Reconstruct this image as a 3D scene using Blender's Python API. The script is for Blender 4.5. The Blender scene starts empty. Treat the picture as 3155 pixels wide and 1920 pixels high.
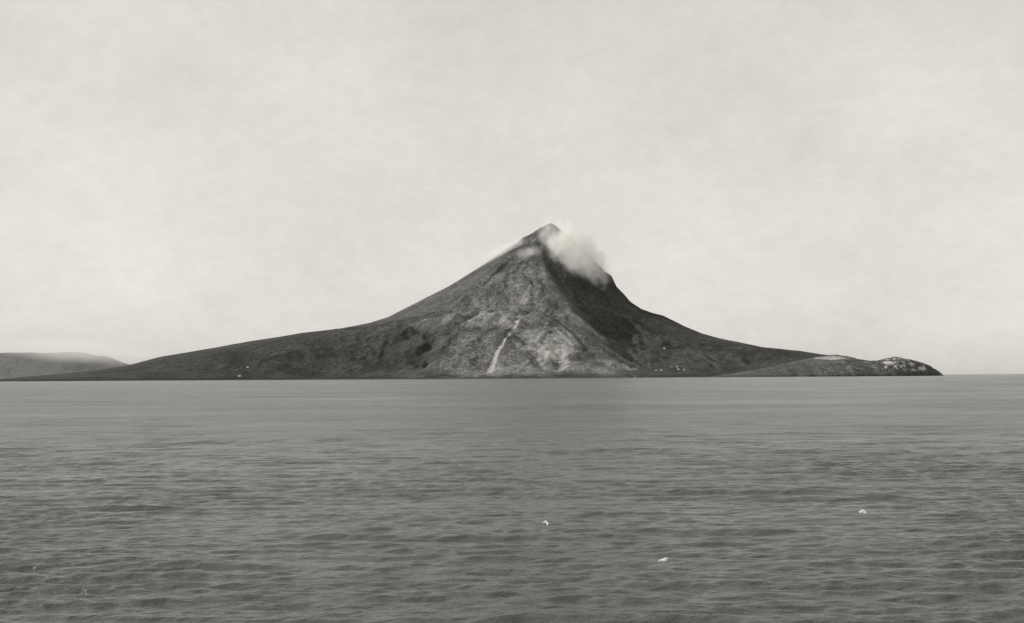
import bpy, math, random
import numpy as np
from mathutils import Vector, Matrix

rng = np.random.default_rng(7)
random.seed(7)
scene = bpy.context.scene
COL = scene.collection
R = math.radians

# ------------------------------------------------------------------ helpers
def tag(o, label=None, cat=None, group=None, kind=None):
    if label: o['label'] = label
    if cat: o['category'] = cat
    if group: o['group'] = group
    if kind: o['kind'] = kind
    return o

def mesh_obj(name, verts, faces, mat, parent=None, smooth=False):
    me = bpy.data.meshes.new(name)
    me.from_pydata([tuple(map(float, v)) for v in verts], [], [tuple(map(int, f)) for f in faces])
    if smooth:
        me.polygons.foreach_set('use_smooth', [True] * len(me.polygons))
    me.materials.append(mat)
    me.update()
    o = bpy.data.objects.new(name, me)
    COL.objects.link(o)
    if parent: o.parent = parent
    return o

def big_mesh(name, co, quads, mat, attrs=None):
    """Large mesh straight from numpy arrays."""
    me = bpy.data.meshes.new(name)
    nv, nf = len(co), len(quads)
    me.vertices.add(nv)
    me.vertices.foreach_set('co', np.ascontiguousarray(co, dtype=np.float32).ravel())
    me.loops.add(nf * 4)
    me.loops.foreach_set('vertex_index', np.ascontiguousarray(quads, dtype=np.int32).ravel())
    me.polygons.add(nf)
    me.polygons.foreach_set('loop_start', np.arange(0, nf * 4, 4, dtype=np.int32))
    me.polygons.foreach_set('use_smooth', np.ones(nf, dtype=bool))
    me.update(calc_edges=True)
    me.validate()
    for k, a in (attrs or {}).items():
        at = me.attributes.new(k, 'FLOAT', 'POINT')
        at.data.foreach_set('value', np.ascontiguousarray(a, dtype=np.float32).ravel())
    me.materials.append(mat)
    o = bpy.data.objects.new(name, me)
    COL.objects.link(o)
    return o

def grid_quads(nr, nc, wrap=False):
    i = np.arange(nr - 1)[:, None]
    j = np.arange(nc if wrap else nc - 1)[None, :]
    j2 = (j + 1) % nc
    a = i * nc + j; b = i * nc + j2; c = (i + 1) * nc + j2; d = (i + 1) * nc + j
    return np.stack([a, b, c, d], -1).reshape(-1, 4)

def sstep(a, b, x):
    t = np.clip((x - a) / (b - a), 0, 1)
    return t * t * (3 - 2 * t)

def vnoise(x, y, seed):
    """Gradient noise on a hashed lattice, about -1..1."""
    xi = np.floor(x).astype(np.int64); yi = np.floor(y).astype(np.int64)
    xf = x - xi; yf = y - yi
    def g(ix, iy, fx, fy):
        h = (ix * 374761393 + iy * 668265263 + seed * 974634533) & 0x7fffffff
        h = ((h ^ (h >> 13)) * 1274126177) & 0x7fffffff
        a = ((h ^ (h >> 16)) % 4096) * (2 * math.pi / 4096)
        return np.cos(a) * fx + np.sin(a) * fy
    u = xf * xf * xf * (xf * (xf * 6 - 15) + 10); v = yf * yf * yf * (yf * (yf * 6 - 15) + 10)
    n0 = g(xi, yi, xf, yf) * (1 - u) + g(xi + 1, yi, xf - 1, yf) * u
    n1 = g(xi, yi + 1, xf, yf - 1) * (1 - u) + g(xi + 1, yi + 1, xf - 1, yf - 1) * u
    return (n0 * (1 - v) + n1 * v) * 1.5

def fbm(x, y, octv, seed, gain=0.5):
    s = 0; a = 1.0
    for k in range(octv):
        s = s + a * vnoise(x * 2 ** k, y * 2 ** k, seed + k); a *= gain
    return s

def ridged(x, y, octv, seed, gain=0.5):
    s = 0; a = 1.0
    for k in range(octv):
        s = s + a * (1 - 2 * np.abs(vnoise(x * 2 ** k, y * 2 ** k, seed + k))); a *= gain
    return s

# ------------------------------------------------------------------ camera: on a ship's deck, 15 m up
IW, IH = 3155.0, 1920.0
F = 3650.0
CAMH = 15.0
HOR0, HSL = 1171.5, -0.0062            # horizon line in the photograph
roll = math.atan(HSL)
hor_c = HOR0 + HSL * IW / 2
pitch = math.atan((hor_c - IH / 2) * math.cos(roll) / F)
cam_d = bpy.data.cameras.new('camera')
cam_d.sensor_width = 36.0
cam_d.lens = F / IW * 36.0
cam_d.clip_start = 0.5
cam_d.clip_end = 600000
cam = bpy.data.objects.new('camera', cam_d)
COL.objects.link(cam)
cam_rot = Matrix.Rotation(R(90) + pitch, 4, 'X') @ Matrix.Rotation(roll, 4, 'Z')
cam.matrix_world = Matrix.Translation((0, 0, CAMH)) @ cam_rot
scene.camera = cam
CR = np.array(cam_rot.to_3x3())

def ray(px, py):
    d = CR @ np.array([(px - IW / 2) / F, -(py - IH / 2) / F, -1.0])
    return d / d[1]                       # per metre of Y
def at(px, py, Y):
    d = ray(px, py)
    return np.array([d[0] * Y, Y, CAMH + d[2] * Y])
def proj(X, Y, Z):
    P = np.stack([X, Y, Z - CAMH], -1) @ CR
    return IW / 2 + F * P[..., 0] / -P[..., 2], IH / 2 - F * P[..., 1] / -P[..., 2]

# ------------------------------------------------------------------ light
SUN_E, SUN_F = R(26), R(8)
sunv = Vector((-math.cos(SUN_E) * math.cos(SUN_F), -math.cos(SUN_E) * math.sin(SUN_F), math.sin(SUN_E)))
sl = bpy.data.lights.new('sun', 'SUN')
sl.energy = 4.2; sl.angle = R(0.5); sl.color = (1.0, 0.985, 0.95)
so = bpy.data.objects.new('sun', sl); COL.objects.link(so)
so.rotation_euler = sunv.to_track_quat('Z', 'Y').to_euler()

w = bpy.data.worlds.new('World'); scene.world = w; w.use_nodes = True
nt = w.node_tree; nt.nodes.clear()
def N(t, **kw):
    n = nt.nodes.new(t)
    for k, v in kw.items(): setattr(n, k, v)
    return n
def L(a, b): nt.links.new(a, b)
out = N('ShaderNodeOutputWorld'); bg = N('ShaderNodeBackground')
sky = N('ShaderNodeTexSky'); sky.sky_type = 'NISHITA'; sky.sun_disc = False
sky.sun_elevation = SUN_E; sky.sun_rotation = math.atan2(sunv.x, sunv.y)
sky.air_density = 1.0; sky.dust_density = 2.0; sky.ozone_density = 1.0
bw = N('ShaderNodeRGBToBW'); L(sky.outputs[0], bw.inputs[0])
pw = N('ShaderNodeMath', operation='POWER'); L(bw.outputs[0], pw.inputs[0]); pw.inputs[1].default_value = 0.22
# thin, uneven high cloud
tc = N('ShaderNodeTexCoord'); mp = N('ShaderNodeMapping'); mp.inputs['Scale'].default_value = (2.2, 2.2, 3.6)
L(tc.outputs['Generated'], mp.inputs[0])
n1 = N('ShaderNodeTexNoise'); n1.inputs['Scale'].default_value = 2.6; n1.inputs['Detail'].default_value = 9; n1.inputs['Roughness'].default_value = 0.62
L(mp.outputs[0], n1.inputs['Vector'])
mr = N('ShaderNodeMapRange'); L(n1.outputs[0], mr.inputs[0])
mr.inputs[1].default_value = 0.3; mr.inputs[2].default_value = 0.7; mr.inputs[3].default_value = 0.93; mr.inputs[4].default_value = 1.06
n2 = N('ShaderNodeTexNoise'); n2.inputs['Scale'].default_value = 26; n2.inputs['Detail'].default_value = 7; n2.inputs['Roughness'].default_value = 0.75
L(mp.outputs[0], n2.inputs['Vector'])
mr2 = N('ShaderNodeMapRange'); L(n2.outputs[0], mr2.inputs[0])
mr2.inputs[1].default_value = 0.3; mr2.inputs[2].default_value = 0.7; mr2.inputs[3].default_value = 0.955; mr2.inputs[4].default_value = 1.04
mm = N('ShaderNodeMath', operation='MULTIPLY'); L(mr.outputs[0], mm.inputs[0]); L(mr2.outputs[0], mm.inputs[1])
mu = N('ShaderNodeMath', operation='MULTIPLY'); L(pw.outputs[0], mu.inputs[0]); L(mm.outputs[0], mu.inputs[1])
tint = N('ShaderNodeMix', data_type='RGBA', blend_type='MULTIPLY'); tint.inputs[0].default_value = 1.0
L(mu.outputs[0], tint.inputs[6]); tint.inputs[7].default_value = (1.0, 0.978, 0.90, 1)
SKY_GAIN = 5.75
gn = N('ShaderNodeVectorMath', operation='SCALE'); L(tint.outputs[2], gn.inputs[0]); gn.inputs['Scale'].default_value = SKY_GAIN
L(gn.outputs[0], bg.inputs[0]); bg.inputs[1].default_value = 0.1
L(bg.outputs[0], out.inputs[0])

scene.view_settings.view_transform = 'Standard'
scene.view_settings.look = 'None'
scene.view_settings.exposure = 0.0
scene.view_settings.gamma = 1.0
scene.cycles.volume_bounces = 6
scene.cycles.max_bounces = 12
scene.cycles.volume_step_rate = 0.5
scene.cycles.volume_max_steps = 256

# ------------------------------------------------------------------ materials
def new_mat(name):
    global nt
    m = bpy.data.materials.new(name); m.use_nodes = True
    nt = m.node_tree; nt.nodes.clear()
    return m

def grey(v, warm=0.03):
    return (v, v * (1 - warm * 0.5), v * (1 - warm * 1.6), 1)

def plain_mat(name, v, rough=0.8, var=0.15, scale=0.3):
    m = new_mat(name)
    o = N('ShaderNodeOutputMaterial'); b = N('ShaderNodeBsdfPrincipled')
    t = N('ShaderNodeTexCoord'); n = N('ShaderNodeTexNoise'); n.inputs['Scale'].default_value = scale; n.inputs['Detail'].default_value = 5
    L(t.outputs['Object'], n.inputs['Vector'])
    cr = N('ShaderNodeValToRGB'); L(n.outputs[0], cr.inputs[0])
    cr.color_ramp.elements[0].position = 0.3; cr.color_ramp.elements[1].position = 0.7
    cr.color_ramp.elements[0].color = grey(v * (1 - var)); cr.color_ramp.elements[1].color = grey(min(v * (1 + var), 0.95))
    L(cr.outputs[0], b.inputs['Base Color']); b.inputs['Roughness'].default_value = rough
    b.inputs['Specular IOR Level'].default_value = 0.2
    L(b.outputs[0], o.inputs[0])
    return m

def terrain_mat(name, dark, mid, pale, bump_m):
    """Ground of pasture, scrub and bare lava: the 'cover' attribute says how bare it is (0 wood .. 1 scree), on the volcano also painted shade and rim light."""
    m = new_mat(name)
    o = N('ShaderNodeOutputMaterial'); b = N('ShaderNodeBsdfPrincipled')
    g = N('ShaderNodeNewGeometry')
    at_ = N('ShaderNodeAttribute'); at_.attribute_name = 'cover_shade'
    na = N('ShaderNodeTexNoise'); na.inputs['Scale'].default_value = 1 / 420.; na.inputs['Detail'].default_value = 8; na.inputs['Roughness'].default_value = 0.68
    L(g.outputs['Position'], na.inputs['Vector'])
    nb = N('ShaderNodeTexNoise'); nb.inputs['Scale'].default_value = 1 / 60.; nb.inputs['Detail'].default_value = 4; nb.inputs['Roughness'].default_value = 0.7
    L(g.outputs['Position'], nb.inputs['Vector'])
    m1 = N('ShaderNodeMath', operation='MULTIPLY_ADD'); L(na.outputs[0], m1.inputs[0]); m1.inputs[1].default_value = 0.8; m1.inputs[2].default_value = -0.40
    m2 = N('ShaderNodeMath', operation='MULTIPLY_ADD'); L(nb.outputs[0], m2.inputs[0]); m2.inputs[1].default_value = 0.75; m2.inputs[2].default_value = -0.375
    s1 = N('ShaderNodeMath', operation='ADD'); L(m1.outputs[0], s1.inputs[0]); L(m2.outputs[0], s1.inputs[1])
    s2a = N('ShaderNodeMath', operation='ADD'); L(s1.outputs[0], s2a.inputs[0]); L(at_.outputs['Fac'], s2a.inputs[1])
    nc = N('ShaderNodeTexNoise'); nc.inputs['Scale'].default_value = 1 / 24.; nc.inputs['Detail'].default_value = 2; nc.inputs['Roughness'].default_value = 0.7
    L(g.outputs['Position'], nc.inputs['Vector'])
    m3 = N('ShaderNodeMath', operation='MULTIPLY_ADD'); L(nc.outputs[0], m3.inputs[0]); m3.inputs[1].default_value = 1.1; m3.inputs[2].default_value = -0.55
    s2 = N('ShaderNodeMath', operation='ADD'); L(s2a.outputs[0], s2.inputs[0]); L(m3.outputs[0], s2.inputs[1])
    cr = N('ShaderNodeValToRGB'); L(s2.outputs[0], cr.inputs[0])
    e = cr.color_ramp.elements
    e[0].position = 0.05; e[0].color = grey(dark)
    e[1].position = 1.0; e[1].color = grey(pale)
    k = e.new(0.5); k.color = grey(mid)
    L(cr.outputs[0], b.inputs['Base Color'])
    b.inputs['Roughness'].default_value = 0.9; b.inputs['Specular IOR Level'].default_value = 0.1
    bp = N('ShaderNodeBump'); bp.inputs['Strength'].default_value = 0.8; bp.inputs['Distance'].default_value = bump_m
    L(na.outputs[0], bp.inputs['Height'])
    bp2 = N('ShaderNodeBump'); bp2.inputs['Strength'].default_value = 0.8; bp2.inputs['Distance'].default_value = bump_m * 0.35
    L(nb.outputs[0], bp2.inputs['Height']); L(bp.outputs[0], bp2.inputs['Normal']); L(bp2.outputs[0], b.inputs['Normal'])
    L(b.outputs[0], o.inputs[0])
    return m

def cloud_mat(name, dens, color, noise_scale, edge, warp=0.9):
    """Volume of vapour inside a ball: a warped, noise-broken ball that thins out towards its rim."""
    m = new_mat(name)
    o = N('ShaderNodeOutputMaterial'); v = N('ShaderNodeVolumePrincipled')
    v.inputs['Color'].default_value = color; v.inputs['Anisotropy'].default_value = 0.0
    t = N('ShaderNodeTexCoord')
    n = N('ShaderNodeTexNoise'); n.inputs['Scale'].default_value = noise_scale; n.inputs['Detail'].default_value = 8; n.inputs['Roughness'].default_value = 0.7
    gp = N('ShaderNodeNewGeometry'); L(gp.outputs['Position'], n.inputs['Vector'])
    c = N('ShaderNodeVectorMath', operation='SUBTRACT'); L(n.outputs['Color'], c.inputs[0]); c.inputs[1].default_value = (0.5, 0.5, 0.5)
    sc = N('ShaderNodeVectorMath', operation='SCALE'); L(c.outputs[0], sc.inputs[0]); sc.inputs['Scale'].default_value = warp
    ad = N('ShaderNodeVectorMath', operation='ADD'); L(t.outputs['Object'], ad.inputs[0]); L(sc.outputs[0], ad.inputs[1])
    def fall(vec, a, b):
        ln = N('ShaderNodeVectorMath', operation='LENGTH'); L(vec, ln.inputs[0])
        f = N('ShaderNodeMapRange'); f.interpolation_type = 'SMOOTHSTEP'; L(ln.outputs['Value'], f.inputs[0])
        f.inputs[1].default_value = a; f.inputs[2].default_value = b; f.inputs[3].default_value = 0; f.inputs[4].default_value = 1
        return f.outputs[0]
    f1 = fall(ad.outputs[0], 0.95, edge); f2 = fall(t.outputs['Object'], 0.98, 0.75)
    q = N('ShaderNodeMath', operation='MULTIPLY'); L(f1, q.inputs[0]); L(f2, q.inputs[1])
    q2 = N('ShaderNodeMath', operation='MULTIPLY'); L(q.outputs[0], q2.inputs[0]); q2.inputs[1].default_value = dens
    L(q2.outputs[0], v.inputs['Density']); L(v.outputs[0], o.inputs['Volume'])
    return m

# ------------------------------------------------------------------ sea
def build_sea():
    m = new_mat('sea_water')
    o = N('ShaderNodeOutputMaterial'); b = N('ShaderNodeBsdfPrincipled')
    b.inputs['Base Color'].default_value = grey(0.066, 0.02)
    b.inputs['IOR'].default_value = 1.333
    g = N('ShaderNodeNewGeometry')
    mp = N('ShaderNodeMapping'); mp.inputs['Scale'].default_value = (0.55, 1.0, 1.0); mp.inputs['Rotation'].default_value = (0, 0, R(4))
    L(g.outputs['Position'], mp.inputs[0])
    def noise(scale, det, rough=0.6):
        n = N('ShaderNodeTexNoise'); n.inputs['Scale'].default_value = scale; n.inputs['Detail'].default_value = det; n.inputs['Roughness'].default_value = rough
        L(mp.outputs[0], n.inputs['Vector']); return n
    fine = noise(1.5, 4); swell = noise(1 / 5., 5, 0.72); gust = noise(1 / 120., 4)
    big = noise(1 / 45., 6, 0.75)
    wa = N('ShaderNodeAttribute'); wa.attribute_name = 'wind'
    b0 = N('ShaderNodeBump'); L(wa.outputs['Fac'], b0.inputs['Strength']); b0.inputs['Distance'].default_value = 4.0
    L(big.outputs[0], b0.inputs['Height'])
    b1 = N('ShaderNodeBump'); L(wa.outputs['Fac'], b1.inputs['Strength']); b1.inputs['Distance'].default_value = 1.0
    L(swell.outputs[0], b1.inputs['Height']); L(b0.outputs[0], b1.inputs['Normal'])
    b2 = N('ShaderNodeBump'); L(wa.outputs['Fac'], b2.inputs['Strength']); b2.inputs['Distance'].default_value = 0.34
    L(fine.outputs[0], b2.inputs['Height']); L(b1.outputs[0], b2.inputs['Normal'])
    L(b2.outputs[0], b.inputs['Normal'])
    mr = N('ShaderNodeMapRange'); L(gust.outputs[0], mr.inputs[0]); mr.inputs[1].default_value = 0.3; mr.inputs[2].default_value = 0.7
    mr.inputs[3].default_value = 0.17; mr.inputs[4].default_value = 0.28
    L(mr.outputs[0], b.inputs['Roughness'])
    L(b.outputs[0], o.inputs[0])

    fpx = F * 1024 / IW
    p = np.arange(fpx * CAMH / 55.0, fpx * CAMH / 3000.0, -0.32)
    rows = list(fpx * CAMH / p)
    rr = rows[-1]
    while rr < 400000: rr *= 1.12; rows.append(rr)
    rows = np.array([0.5, 8, 18, 28, 38, 47] + rows)
    th = np.concatenate([np.linspace(-32, 32, 950), np.linspace(33, 327, 150)]) * math.pi / 180
    Rr, T = np.meshgrid(rows, th, indexing='ij')
    X = Rr * np.sin(T); Y = Rr * np.cos(T)
    dr = np.gradient(rows)[:, None] * np.ones_like(T)
    dc = np.where(np.abs(T) < R(33), Rr * R(64 / 950.), Rr * R(2))
    Z = np.zeros_like(X)
    # wind sea running roughly towards and away from the camera
    for k in range(165):
        lam = 1.0 * 7.5 ** rng.random() if k < 120 else 7.5 * 4.5 ** rng.random()
        ang = rng.normal(0, 0.38 if lam < 4 else 0.28) + 0.05
        kx = 2 * math.pi / lam * math.sin(ang); ky = 2 * math.pi / lam * math.cos(ang)
        amp = (0.0058 if k < 120 else 0.0024) * lam ** 0.70 * rng.uniform(0.5, 1.3)
        att = 1 - sstep(lam / 4.5, lam / 2.3, np.maximum(dr * abs(math.cos(ang)), dc * abs(math.sin(ang))))
        ph = kx * X + ky * Y + rng.uniform(0, 6.283)
        Z += amp * att * (np.sin(ph) + 0.18 * np.cos(2 * ph))
    # groups of higher and lower waves
    Z *= 1.0 + 0.45 * np.clip(fbm(X / 42 + 3, Y / 26, 3, 91), -0.9, 1.2)
    # breeze: fresher to the left and close to the ship, lighter in a lane to the right of the middle
    s_ = X / np.maximum(Y, 1.0)
    wind = 0.62 + 0.30 * sstep(-0.12, -0.42, s_) + 0.25 * sstep(0.28, 0.42, s_) + 0.30 * fbm(X / 160. + 2, Y / 90., 4, 501) + 0.22 * fbm(X / 900., Y / 500., 3, 511)
    wind = np.clip(wind, 0.25, 1.5)
    Z *= 0.7 + 0.5 * wind
    wind = wind * (1 + 1.5 * sstep(140, 600, Rr))          # far waves are too fine for the mesh and live in the bump alone
    Z[:6] = 0
    ob = big_mesh('water', np.stack([X, Y, Z], -1).reshape(-1, 3), grid_quads(len(rows), len(th), True), m, {'wind': wind})
    tag(ob, 'dark choppy open sea rippled by wind in front of the volcano', 'sea', kind='structure')
    return ob
build_sea()

# ------------------------------------------------------------------ the volcano
PKX, PKY, PKZ = at(1693, 689, 18180)
SIL = [(-240, 1175.5), (-100, 1174), (26, 1167), (100, 1159), (192, 1152), (260, 1145), (333, 1137), (373, 1131), (430, 1117), (487, 1102), (550, 1091), (640, 1076), (769, 1053), (897, 1032), (1025, 1016),
       (1127, 998), (1191, 979), (1281, 935), (1383, 884), (1473, 827), (1524, 797), (1588, 757), (1612, 739), (1640, 724), (1667, 705), (1684, 693), (1693, 688),
       (1703, 690), (1712, 698), (1724, 710), (1757, 736), (1819, 793), (1860, 836), (1884, 857), (1900, 879), (1921, 906), (1942, 931), (1976, 953), (2010, 964), (2044, 974),
       (2107, 1004), (2169, 1029), (2215, 1042), (2266, 1053), (2357, 1071), (2468, 1083), (2549, 1095), (2626, 1104), (2700, 1116), (2760, 1130), (2830, 1150), (2870, 1160)]
SIL = np.array(SIL, float)
tgt = np.array([at(a, b, PKY) for a, b in SIL])           # the outline set up in the plane of the summit
isl = SIL[:, 0] <= 1693
iL = np.where(isl)[0][::-1]; iR = np.where(SIL[:, 0] >= 1693)[0]
az = np.arctan2(tgt[:, 0], tgt[:, 1]) - math.atan2(PKX, PKY)
rt = np.abs(math.hypot(PKX, PKY) * np.sin(az))             # sight lines touch the slope at right angles to the way to the summit
rL = rt[iL]; rR = rt[iR]
zL = tgt[iL, 2].copy(); zR = tgt[iR, 2].copy()
rL[0] = rR[0] = 0
GV = np.array([0, 700, 1500, 2500, 3500, 4600, 6000]); GX = np.array([-150, -190, -16, 222, 350, 520, 800])

def height(X, Y, detail=True):
    u = X - PKX; v = Y - PKY
    r = np.hypot(u, v) + 1e-6
    pl = np.interp(r, rL, zL, right=-60); pr = np.interp(r, rR, zR, right=-60)
    # ridge that runs down from the summit towards the viewer; to its right the flank drops away
    fr = -v
    g = np.interp(fr, GV, GX)
    wob = fbm(X / 600., Y / 600., 3, 5) * 60 if detail else 0
    t = u - g + wob
    wd = 120 + 0.075 * np.clip(fr, 0, 6000)
    wfront = sstep(-0.35 * wd, 1.5 * wd, t)
    wside = 0.5 + 0.5 * np.sin(np.clip(np.arctan2(u, np.abs(v) + 1e-6) * 1.0, -math.pi / 2, math.pi / 2))
    kf = sstep(-200, 500, fr) * sstep(0.0, 0.25, np.abs(fr) / r)
    wr = wside * (1 - kf) + wfront * kf
    h = pl * (1 - wr) + pr * wr
    h = h - 0.10 * pl * kf * sstep(0, 500, t) * (1 - sstep(400, 2800, t)) * sstep(500, 1400, r)
    # coast: the shield reaches far to left and right, less far towards the viewer
    c = np.abs(u) / r; cw = sstep(0.55, 0.93, c)
    front = np.where(v < 0, 5400.0, 6200.0)
    ang = fbm(u / r * 2.2 + 7, v / r * 2.2, 3, 17) * 350 if detail else 0
    Rc = front + np.where(u < 0, 4300., 2900.) * cw + ang * (1 - cw)
    x = r / Rc
    drop = sstep(0.52, 1.02, x) * (1 - cw)
    h = h * (1 - drop) - 60 * sstep(0.97, 1.1, x)
    if detail:
        a = np.arctan2(u, -v)
        steep = sstep(300, 1500, r) * sstep(20, 160, h)
        inside = (1 - 0.9 * sstep(0.50, 0.85, c)) * (1 - 0.7 * kf * np.exp(-(t / 260.) ** 2))         # calmer along the outline and the ridge
        rg = ridged(a * 6.5 + 0.55 * fbm(X / 1100, Y / 1100, 4, 31), r / 1900., 5, 40, 0.58)
        h = h + (rg - 0.3) * 44 * steep * inside
        h = h + fbm(X / 420., Y / 420., 5, 60, 0.58) * 30 * steep * inside
        # the rough summit cone
        top = (1 - sstep(500, 1000, r))
        h = h + (ridged(X / 150., Y / 150., 4, 77, 0.6) - 0.4) * 24 * top * sstep(30, 220, r)
    return h

def silhouette(step=55.0):
    xs = np.arange(PKX - 9800, PKX + 6400, step); ys = np.arange(PKY - 6500, PKY + 2600, step)
    X, Y = np.meshgrid(xs, ys)
    H = height(X, Y, False)
    px, py = proj(X, Y, H)
    b = np.round(px / 8).astype(int)
    top = {}
    o = np.argsort(-py.ravel())
    arr = np.full(500, 1e9); ok = (b.ravel() >= 0) & (b.ravel() < 500)
    np.minimum.at(arr, b.ravel()[ok], py.ravel()[ok])
    return np.arange(500) * 8.0, arr
for it in range(12):
    cx, cy = silhouette()
    good = cy < 1e8
    cur = np.interp(SIL[:, 0], cx[good], cy[good])
    d = (cur - SIL[:, 1]) * PKY / F                       # metres still missing
    d[(np.abs(SIL[:, 0] - 1693) < 90) | (SIL[:, 0] < 20) | (SIL[:, 0] > 2720)] = 0
    zL[1:] += 0.45 * d[iL][1:]; zR[1:] += 0.45 * d[iR][1:]
zL = np.minimum.accumulate(zL); zR = np.minimum.accumulate(zR)

def ground_hit(px, py, fn=height, y0=9000., y1=20000., n=1500):
    """First point of the terrain met by the ray through a place in the photograph."""
    Ys = np.linspace(y0, y1, n); d = ray(px, py)
    X = d[0] * Ys; Z = CAMH + d[2] * Ys
    H = fn(X, Ys)
    i = np.argmax(H > Z)
    if H[i] <= Z[i]: return None
    return np.array([X[i], Ys[i], H[i]])

xs = np.arange(PKX - 10200, PKX + 7000, 22.0); ys = np.concatenate([np.arange(PKY - 6600, PKY + 600, 22.0), np.arange(PKY + 600, PKY + 7200, 90.0)])
X, Y = np.meshgrid(xs, ys)
H = height(X, Y)
print('max', H.max(), 'mesh', X.size)
print('FIT', [(int(a), round(float(b)), round(float(c))) for a, b, c in zip(SIL[:, 0], SIL[:, 1], cur)]); print('ZL', [(int(a), int(b)) for a, b in zip(rL, zL)])

def seg_dist(X, Y, pts):
    d = np.full(X.shape, 1e9); tt = np.zeros(X.shape); n = len(pts) - 1
    for i in range(n):
        a = pts[i][:2]; b = pts[i + 1][:2]; ab = b - a
        t = np.clip(((X - a[0]) * ab[0] + (Y - a[1]) * ab[1]) / (ab @ ab + 1e-9), 0, 1)
        e = np.hypot(X - a[0] - t * ab[0], Y - a[1] - t * ab[1])
        tt = np.where(e < d, (i + t) / n, tt); d = np.minimum(d, e)
    return d, tt
def gpath(pp):
    return [q for q in (ground_hit(*p) for p in pp) if q is not None]
def blob(px, py, rx, ry=None):
    """Soft patch on the slope round a place, size in metres across and up the slope."""
    q = ground_hit(px, py)
    if q is None: return np.zeros_like(X)
    ry = ry or rx
    e = np.hypot((X - q[0]) / rx, (Y - q[1]) / ry) + 0.35 * fbm(X / 260., Y / 260., 4, 120)
    a_ = np.arctan2(X - PKX, PKY - Y)
    st = 0.72 + 0.55 * vnoise(a_ * 34 + fbm(X / 500., Y / 500., 3, 125), np.hypot(X - PKX, Y - PKY) / 900., 131) + 0.25 * fbm(X / 70., Y / 70., 3, 133)
    return (1 - sstep(0.45, 1.25, e)) * np.clip(st, 0, 1.3)

cover_shade = np.full(X.shape, 0.42) + 0.10 * fbm(X / 1500., Y / 1500., 4, 200)
uu = X - PKX; vv = Y - PKY; rr_ = np.hypot(uu, vv)
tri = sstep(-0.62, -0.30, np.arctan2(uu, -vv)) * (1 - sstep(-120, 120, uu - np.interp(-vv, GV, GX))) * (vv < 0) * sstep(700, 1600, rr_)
cover_shade += 0.13 * tri
# wooded lower slopes on the left, barer ground high up and below the ridge
cover_shade -= 0.25 * sstep(900, 2600, -uu - 0.1 * vv) * (1 - sstep(500, 900, H))
cover_shade -= 0.25 * sstep(100, 900, uu - np.interp(-vv, GV, GX)) * (1 - sstep(1300, 2000, H) * 0.3)  # right flank painted darker to deepen its shade beyond the ridge
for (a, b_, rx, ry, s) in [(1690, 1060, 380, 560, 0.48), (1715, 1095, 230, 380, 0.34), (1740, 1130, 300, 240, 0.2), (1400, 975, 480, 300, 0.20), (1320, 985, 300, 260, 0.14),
                           (1540, 985, 420, 300, 0.14), (1480, 1060, 300, 420, 0.10), (1640, 1130, 420, 300, 0.16), (1770, 975, 110, 420, 0.2), (1800, 1000, 140, 420, 0.26), (1840, 1035, 130, 300, 0.24),  # last three: sunlit rim along the ridge, painted into the ground colour
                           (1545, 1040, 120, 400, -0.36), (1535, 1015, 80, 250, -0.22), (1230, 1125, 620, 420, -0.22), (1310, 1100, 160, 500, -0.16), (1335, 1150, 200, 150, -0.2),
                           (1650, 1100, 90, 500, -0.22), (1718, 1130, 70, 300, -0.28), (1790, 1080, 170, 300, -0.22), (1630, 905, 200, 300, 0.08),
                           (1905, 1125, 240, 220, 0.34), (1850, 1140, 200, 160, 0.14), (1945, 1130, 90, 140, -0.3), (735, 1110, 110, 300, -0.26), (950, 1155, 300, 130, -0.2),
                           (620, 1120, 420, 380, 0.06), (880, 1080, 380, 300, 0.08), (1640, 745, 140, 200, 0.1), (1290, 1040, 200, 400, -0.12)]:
    cover_shade += s * blob(a, b_, rx, ry)
# the pale dry torrent bed running down the middle of the front slope
gully = gpath([(1597, 968), (1594, 985), (1585, 1003), (1570, 1022), (1556, 1042), (1545, 1062), (1530, 1088), (1524, 1110), (1514, 1130), (1503, 1148)])
gd, gt_ = seg_dist(X, Y, gully)
wid = 17 + 17 * gt_ + 16 * fbm(X / 110., Y / 110., 4, 140)
gm = (1 - sstep(0.5, 1.3, gd / np.maximum(wid, 8))) * (0.8 + 0.4 * fbm(X / 60., Y / 60., 3, 145))
H -= 22 * (1 - sstep(0.4, 2.4, gd / np.maximum(wid, 12)))
cover_shade += 0.80 * gm
gully2 = gpath([(1722, 1052), (1720, 1090), (1712, 1120), (1706, 1150)])
gd2, _ = seg_dist(X, Y, gully2)
H -= 22 * (1 - sstep(20, 110, gd2))
cover_shade -= 0.2 * (1 - sstep(15, 60, gd2))
# black lava at the water's edge
cover_shade -= 0.35 * (1 - sstep(4, 26, H - 10 + 34 * fbm(X / 240., Y / 240., 4, 150)))
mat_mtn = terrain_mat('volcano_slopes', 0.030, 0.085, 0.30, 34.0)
mt = big_mesh('mountain', np.stack([X, Y, H], -1).reshape(-1, 3), grid_quads(*X.shape), mat_mtn, {'cover_shade': cover_shade})
tag(mt, 'tall conical volcano rising from the sea with long gentle flanks', 'mountain', kind='structure')

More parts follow.
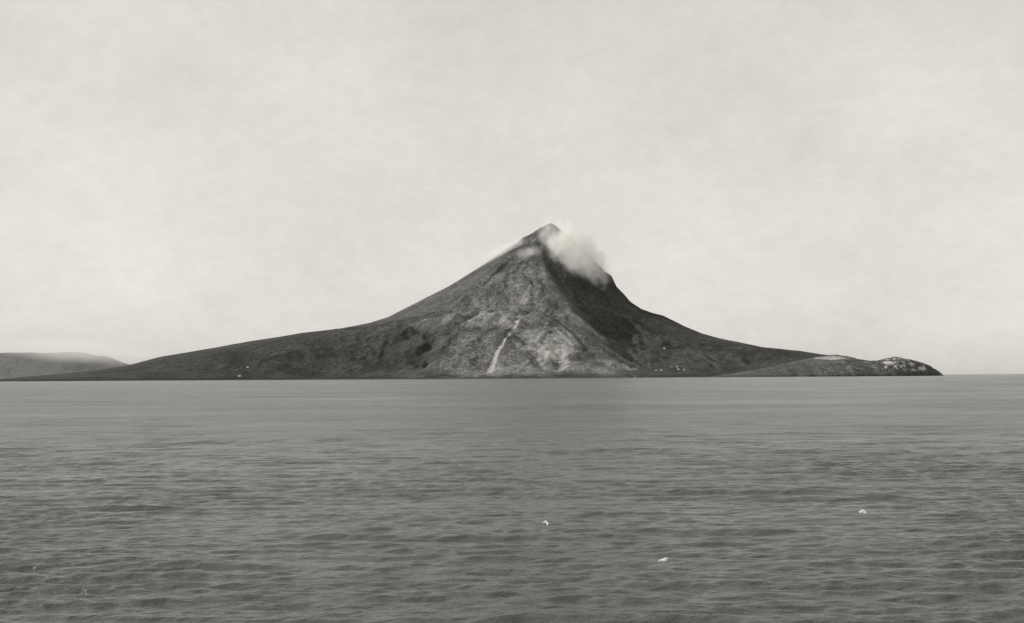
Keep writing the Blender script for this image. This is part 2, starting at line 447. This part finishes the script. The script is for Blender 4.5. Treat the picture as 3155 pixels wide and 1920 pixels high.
# ------------------------------------------------------------------ rocky headland at the right end
HP = np.array([(2200, 1160), (2290, 1146), (2390, 1128), (2470, 1110), (2535, 1097), (2562, 1093), (2610, 1099), (2650, 1111), (2690, 1114), (2720, 1110), (2738, 1104), (2765, 1101), (2795, 1107), (2830, 1114), (2858, 1124), (2878, 1136), (2893, 1148), (2902, 1158)], float)
HY = 12600.
hpw = np.array([at(a, b, HY) for a, b in HP])
def headland_h(X, Y):
    base = np.interp(X, hpw[:, 0], hpw[:, 2], left=-30, right=-30)
    d = (Y - HY) + 70 * fbm(X / 260., Y / 5000., 3, 208)
    tip = sstep(hpw[-1, 0] + 20, hpw[-1, 0] - 900, X)          # narrows to a point at its right end
    dep = 90 + 620 * tip
    f = np.where(d < 0, np.sqrt(np.clip(1 - (d / dep) ** 2, 0, 1)), np.sqrt(np.clip(1 - (d / (dep * 1.5)) ** 2, 0, 1)))
    f = 0.55 * f + 0.45 * f ** 3
    h = base * f - 14 * (1 - f)
    rock = sstep(hpw[6, 0], hpw[9, 0], X)
    rough = sstep(5, 60, h) * (0.25 + 0.75 * rock)
    h = h + rough * (ridged(X / 120., Y / 150., 4, 210, 0.6) - 0.55) * 15 * sstep(-10, -120, d) + rough * fbm(X / 50., Y / 50., 3, 220) * 6
    return np.where((np.abs(Y - HY) > 1150), -40, h)
hx = np.arange(hpw[0, 0] - 60, hpw[-1, 0] + 80, 6.0); hy = np.arange(HY - 860, HY + 1300, 10.0)
XH, YH = np.meshgrid(hx, hy)
HH = headland_h(XH, YH)
sl_ = np.hypot(*np.gradient(HH, 10.0, 6.0))
pal = sstep(0.05, 0.5, fbm(XH / 120., YH / 200. + HH / 60., 4, 230) + 0.15)
def hblob(px, py, rx, rz):
    q = at(px, py, HY - 250)
    return 1 - sstep(0.5, 1.2, np.hypot((XH - q[0]) / rx, (HH - q[2]) / rz) + 0.3 * fbm(XH / 70., HH / 30., 3, 240))
cov = 0.30 + 0.22 * pal * sstep(2500, 2620, proj(XH, YH, HH)[0]) * sstep(25, 55, HH)
for (a, b_, rx, rz, s) in [(2560, 1104, 150, 20, 0.4), (2735, 1118, 70, 22, 0.55), (2762, 1128, 70, 18, 0.3), (2850, 1135, 60, 22, 0.55), (2805, 1140, 40, 18, 0.35), (2822, 1120, 40, 12, 0.4)]:
    cov += s * hblob(a, b_, rx, rz)
cov -= 0.22 * (1 - sstep(8, 24, HH))
mat_head = terrain_mat('headland_rock', 0.035, 0.10, 0.42, 14.0)
hd = big_mesh('headland', np.stack([XH, YH, HH], -1).reshape(-1, 3), grid_quads(*XH.shape), mat_head, {'cover_shade': cov})
tag(hd, 'low rugged rocky headland with pale cliffs at the right end of the island', 'headland', kind='structure')

# ------------------------------------------------------------------ far hill on the left horizon
DP = np.array([(-900, 1150), (-600, 1120), (-300, 1098), (-100, 1090), (40, 1088), (120, 1085), (200, 1086), (262, 1090), (310, 1100), (360, 1118), (430, 1138), (520, 1152), (620, 1157), (700, 1172)], float)
DY = 34000.
dpw = np.array([at(a, b, DY) for a, b in DP])
dx_ = np.arange(dpw[0, 0] - 200, dpw[-1, 0] + 200, 60.0); dy_ = np.arange(DY - 3000, DY + 3000, 100.0)
XD, YD = np.meshgrid(dx_, dy_)
dd = (YD - DY) / 2800.
HD = np.interp(XD, dpw[:, 0], dpw[:, 2], left=-40, right=-40) * np.clip(1 - dd ** 2, -0.1, 1)
HD = HD + fbm(XD / 1400., YD / 1400., 4, 300) * 48 * sstep(0, 300, HD)
mat_far = terrain_mat('far_hazed_ground', 0.10, 0.14, 0.20, 60.0)  # paling by distant haze is put into the hill's own colour
fh = big_mesh('hills', np.stack([XD, YD, HD], -1).reshape(-1, 3), grid_quads(*XD.shape), mat_far, {'cover_shade': np.full(XD.shape, 0.5)})
tag(fh, 'pale distant hill fading into mist on the left horizon', 'hill', kind='structure')

# ------------------------------------------------------------------ clouds (volumes in lumpy hulls)
def ico_cloud(name, centre, radii, mat, rot=0.0, tilt=0.0):
    import bmesh
    bm = bmesh.new()
    bmesh.ops.create_icosphere(bm, subdivisions=3, radius=1.0)
    me = bpy.data.meshes.new(name); bm.to_mesh(me); bm.free()
    me.materials.append(mat)
    o = bpy.data.objects.new(name, me); COL.objects.link(o)
    o.location = centre; o.scale = radii
    o.rotation_euler = (0, tilt, rot)
    return o

px2m = 17600 / F
c1 = cloud_mat('summit_cloud_vapour', 0.0095, (0.965, 0.96, 0.935, 1), 1 / 190., 0.0, 1.9)
o = ico_cloud('summit_cloud', at(1768, 782, 17500), (172 * px2m, 480, 92 * px2m), c1, 0, R(47))
tag(o, 'thick white cloud hiding the right side of the summit cone', 'cloud')
c2 = cloud_mat('thin_cloud_vapour', 0.0030, (0.80, 0.795, 0.78, 1), 1 / 220., 0.0, 1.2)
o = ico_cloud('veil_cloud', at(1812, 818, 17150), (112 * px2m, 300, 52 * px2m), c2, 0, R(25))
tag(o, 'thin grey veil of cloud trailing over the dark right shoulder', 'cloud')
c3 = cloud_mat('wisp_vapour', 0.007, (0.985, 0.98, 0.96, 1), 1 / 180., 0.0, 1.2)
o = ico_cloud('wisp_cloud', at(1540, 777, 17700), (125 * px2m, 240, 24 * px2m), c3, 0, R(-28))
tag(o, 'small white wisp of cloud clinging to the left slope below the summit', 'cloud')
c4 = cloud_mat('faint_vapour', 0.0042, (0.97, 0.965, 0.94, 1), 1 / 150., 0.0, 1.4)
o = ico_cloud('puff_cloud', at(1630, 778, 16950), (58 * px2m, 160, 24 * px2m), c4, 0, R(-12))
tag(o, 'faint pale puff of cloud in front of the dark summit rocks', 'cloud')

c5 = cloud_mat('mist_vapour', 0.0009, (0.97, 0.965, 0.94, 1), 1 / 1500., 0.0, 0.8)
o = ico_cloud('mist_bank', at(235, 1084, 30500), (440 * 30500 / F, 1500, 50 * 30500 / F), c5, 0, R(5))
tag(o, 'thin bank of mist blurring the top of the far hill on the left', 'mist', kind='stuff')

# ------------------------------------------------------------------ whitewashed houses along the shore
mat_wall = plain_mat('whitewash', 0.55, 0.8, 0.06)
mat_roof = plain_mat('dark_tile', 0.14, 0.9, 0.2)
mat_hole = plain_mat('dark_wood', 0.05, 0.6, 0.2)
def box(x0, x1, y0, y1, z0, z1):
    v = [(x0, y0, z0), (x1, y0, z0), (x1, y1, z0), (x0, y1, z0), (x0, y0, z1), (x1, y0, z1), (x1, y1, z1), (x0, y1, z1)]
    f = [(3, 2, 1, 0), (4, 5, 6, 7), (0, 1, 5, 4), (1, 2, 6, 5), (2, 3, 7, 6), (3, 0, 4, 7)]
    return v, f
def empty(name, loc, rz=0):
    o = bpy.data.objects.new(name, None); COL.objects.link(o)
    o.location = loc; o.rotation_euler = (0, 0, rz); o.empty_display_size = 5
    return o
def house(loc, rz, w_, d_, h_, label):
    e = empty('house', loc, rz)
    v, f = box(-w_ / 2, w_ / 2, -d_ / 2, d_ / 2, -6, h_)
    rh = d_ * 0.36
    n = len(v); v += [(-w_ / 2, 0, h_ + rh), (w_ / 2, 0, h_ + rh)]
    f = [q for q in f if q != (4, 5, 6, 7)] + [(4, n, 7), (5, 6, n + 1)]
    f += [(4, 5, n + 1, n), (6, 7, n, n + 1)]
    mesh_obj('wall', v, f, mat_wall, e)
    ov = 0.7; t = 0.35
    rv = []; rf = []
    for s in (-1, 1):
        k = len(rv)
        a = [(-w_ / 2 - ov, s * (d_ / 2 + ov), h_ - ov * 0.72 + 0.05), (w_ / 2 + ov, s * (d_ / 2 + ov), h_ - ov * 0.72 + 0.05), (w_ / 2 + ov, 0, h_ + rh + 0.05), (-w_ / 2 - ov, 0, h_ + rh + 0.05)]
        rv += a + [(x, y, z + t) for x, y, z in a]
        rf += [tuple(k + i for i in q) for q in ((3, 2, 1, 0), (4, 5, 6, 7), (0, 1, 5, 4), (1, 2, 6, 5), (2, 3, 7, 6), (3, 0, 4, 7))]
    mesh_obj('roof', rv, rf, mat_roof, e)
    dv, df = box(-0.8, 0.8, -d_ / 2 - 0.06, -d_ / 2 + 0.1, -5.9, 2.6)
    mesh_obj('door', dv, df, mat_hole, e)
    for sx in (-0.3, 0.3):
        wv, wf = box(sx * w_ - 0.7, sx * w_ + 0.7, -d_ / 2 - 0.05, -d_ / 2 + 0.1, h_ * 0.45, h_ * 0.45 + 1.6)
        mesh_obj('window', wv, wf, mat_hole, e)
    return tag(e, label, 'house', 'white houses along the shore')
HOUSES = [(763, 1133, 26, 'single white house high on the slope above the left shore'),
          (738, 1160, 30, 'white house at the water below the left slope'),
          (2023, 1143, 24, 'left house of a close pair on the dark shore right of the mountain'),
          (2037, 1142, 22, 'right house of a close pair on the dark shore right of the mountain'),
          (2067, 1131, 18, 'small white house left of the brightest village houses'),
          (2086, 1131, 24, 'upper white house of the village on the right shore'),
          (2090, 1139, 24, 'lower white house of the village on the right shore'),
          (2108, 1141, 22, 'white house at the right edge of the village'),
          (2046, 1075, 26, 'lone white house up on the dark right slope'),
          (1890, 1133, 22, 'white house in the pale fields at the foot of the ridge')]
dg = bpy.context.evaluated_depsgraph_get()
for (a, b_, wd, lab) in HOUSES:
    q = ground_hit(a, b_)
    if q is None: print('no ground', a, b_); continue
    house((q[0], q[1], q[2]), random.uniform(-0.35, 0.35), wd, wd * 0.6, wd * 0.36, lab)

# ------------------------------------------------------------------ sailing boat under the shore
mat_sail = plain_mat('sailcloth', 0.80, 0.8, 0.05)
mat_hull = plain_mat('hull_paint', 0.60, 0.5, 0.08)
mat_mast = plain_mat('mast_wood', 0.2, 0.6, 0.2)
def boat(loc, rz, S):
    e = empty('sailing_boat', loc, rz)
    st = [(-0.5, 0.10, 0.13), (-0.35, 0.15, 0.11), (-0.1, 0.18, 0.10), (0.2, 0.15, 0.11), (0.4, 0.08, 0.13), (0.52, 0.006, 0.16)]
    v = []; f = []
    for x, hw, z in st:
        v += [(x * S, -hw * S, z * S), (x * S, -hw * 0.7 * S, -0.02 * S), (x * S, 0, -0.07 * S), (x * S, hw * 0.7 * S, -0.02 * S), (x * S, hw * S, z * S)]
    for i in range(len(st) - 1):
        for j in range(4):
            a = i * 5 + j; f.append((a, a + 1, a + 6, a + 5))
        f.append((i * 5 + 4, i * 5, i * 5 + 5, i * 5 + 9))
    f.append((0, 4, 3, 2, 1)); f.append((25, 26, 27, 28, 29))
    mesh_obj('hull', v, f, mat_hull, e)
    mv = []; mf = []
    for k in range(8):
        a = k * math.pi / 4
        mv += [(0.08 * S + 0.014 * S * math.cos(a), 0.014 * S * math.sin(a), 0.1 * S), (0.08 * S + 0.008 * S * math.cos(a), 0.008 * S * math.sin(a), 1.3 * S)]
    for k in range(8):
        a = 2 * k; b = 2 * ((k + 1) % 8); mf.append((a, b, b + 1, a + 1))
    mesh_obj('mast', mv, mf, mat_mast, e)
    def sail(name, c0, c1, c2, belly):
        n = 8; v = []; f = []; idx = {}
        c0, c1, c2 = map(np.array, (c0, c1, c2))
        for side in (0, 1):
            for i in range(n + 1):
                for j in range(n + 1 - i):
                    a, b = i / n, j / n; p = c0 * (1 - a - b) + c1 * a + c2 * b
                    p = p + np.array([0, belly * 27 * a * b * (1 - a - b) + side * 0.006 , 0])
                    idx[(side, i, j)] = len(v); v.append(p * S)
            for i in range(n):
                for j in range(n - i):
                    q = (idx[(side, i, j)], idx[(side, i + 1, j)], idx[(side, i, j + 1)])
                    f.append(q if side else q[::-1])
                    if i + j < n - 1:
                        q = (idx[(side, i + 1, j)], idx[(side, i + 1, j + 1)], idx[(side, i, j + 1)])
                        f.append(q if side else q[::-1])
        return mesh_obj(name, v, f, mat_sail, e, True)
    sail('mainsail', (0.06, 0, 0.22), (-0.48, 0.05, 0.24), (0.06, 0, 1.27), 0.07)
    sail('jib', (0.54, 0, 0.2), (0.11, 0.05, 0.24), (0.1, 0, 1.1), 0.05)
    return tag(e, 'tiny white sailing boat close under the dark shore right of the mountain', 'sailing boat')
pb = at(1957, 1166, 7800.)
boat((pb[0], 7800., 0.2), R(12), 13.0)

# ------------------------------------------------------------------ whitecaps
mat_foam = plain_mat('foam', 0.50, 0.9, 0.1, 8)
sea_me = bpy.data.objects['water'].data
def whitecap(px, py, lx, ly, rz, label, brk=0.6):
    d = ray(px, py); Yw = CAMH / -d[2]; c = (d[0] * Yw, Yw)
    n_, m_ = 44, 20
    v = []; f = []
    ok = {}
    sd = int(px)
    co = SEA_CO
    for i in range(n_ + 1):
        for j in range(m_ + 1):
            a = (i / n_ * 2 - 1); b = (j / m_ * 2 - 1)
            x = a * lx; y = b * ly + 0.35 * ly * (1 - a * a)
            e = math.hypot(a, b) + brk * float(fbm(np.array([x * 3.1 + sd]), np.array([y * 3.1]), 3, 400, 0.7)[0])
            if e < 0.85:
                X_ = c[0] + x * math.cos(rz) - y * math.sin(rz); Y_ = c[1] + x * math.sin(rz) + y * math.cos(rz)
                ok[(i, j)] = len(v); v.append([X_, Y_, 0.10 * (1 - e) + 0.02])
    for i in range(n_):
        for j in range(m_):
            q = [(i, j), (i + 1, j), (i + 1, j + 1), (i, j + 1)]
            if all(k in ok for k in q): f.append([ok[k] for k in q])
    if not f: return
    par = list(range(len(v)))
    def root(i):
        while par[i] != i: i = par[i]
        return i
    for q in f:
        for i in q[1:]: par[root(i)] = root(q[0])
    cnt = {}
    for q in f: cnt[root(q[0])] = cnt.get(root(q[0]), 0) + 1
    best = max(cnt, key=cnt.get)
    f = [q for q in f if root(q[0]) == best]
    used = sorted({i for q in f for i in q}); mp_ = {i: k for k, i in enumerate(used)}
    v = [v[i] for i in used]; f = [[mp_[i] for i in q] for q in f]
    # lay the foam on the wave surface
    vv_ = np.array(v)
    near = co[(np.abs(co[:, 0] - c[0]) < lx + 3) & (np.abs(co[:, 1] - c[1]) < lx + 3)]
    for k in range(len(vv_)):
        dd_ = np.hypot(near[:, 0] - vv_[k, 0], near[:, 1] - vv_[k, 1]); o_ = np.argsort(dd_)[:4]
        w_ = 1 / (dd_[o_] + 0.05); vv_[k, 2] += float((near[o_, 2] * w_).sum() / w_.sum())
    top = vv_.copy(); bot = vv_.copy(); bot[:, 2] -= 0.12
    nv = len(v)
    faces = [tuple(q) for q in f] + [tuple(nv + i for i in q[::-1]) for q in f]
    ec = {}
    for q in f:
        for i in range(4): ec[(q[i], q[(i + 1) % 4])] = 1
    for (a, b) in ec:
        if (b, a) not in ec: faces.append((b, a, nv + a, nv + b))
    o = mesh_obj('whitecap', np.concatenate([top, bot]), faces, mat_foam, None, True)
    tag(o, label, 'whitecap', 'whitecaps on the sea')
SEA_CO = np.empty(len(sea_me.vertices) * 3, np.float32); sea_me.vertices.foreach_get('co', SEA_CO); SEA_CO = SEA_CO.reshape(-1, 3)
SEA_CO = SEA_CO[(SEA_CO[:, 1] > 40) & (SEA_CO[:, 1] < 500) & (np.abs(SEA_CO[:, 0]) < 200)]
whitecap(2050, 1729, 1.9, 0.38, R(66), 'brightest white breaking crest on the water near the bottom right of centre')
whitecap(1681, 1621, 0.5, 1.4, 0.1, 'small round patch of foam on the water below the mountain foot', 1.3)
whitecap(2660, 1582, 0.8, 0.6, 0.05, 'thin streak of foam on the water at the far right', 1.3)
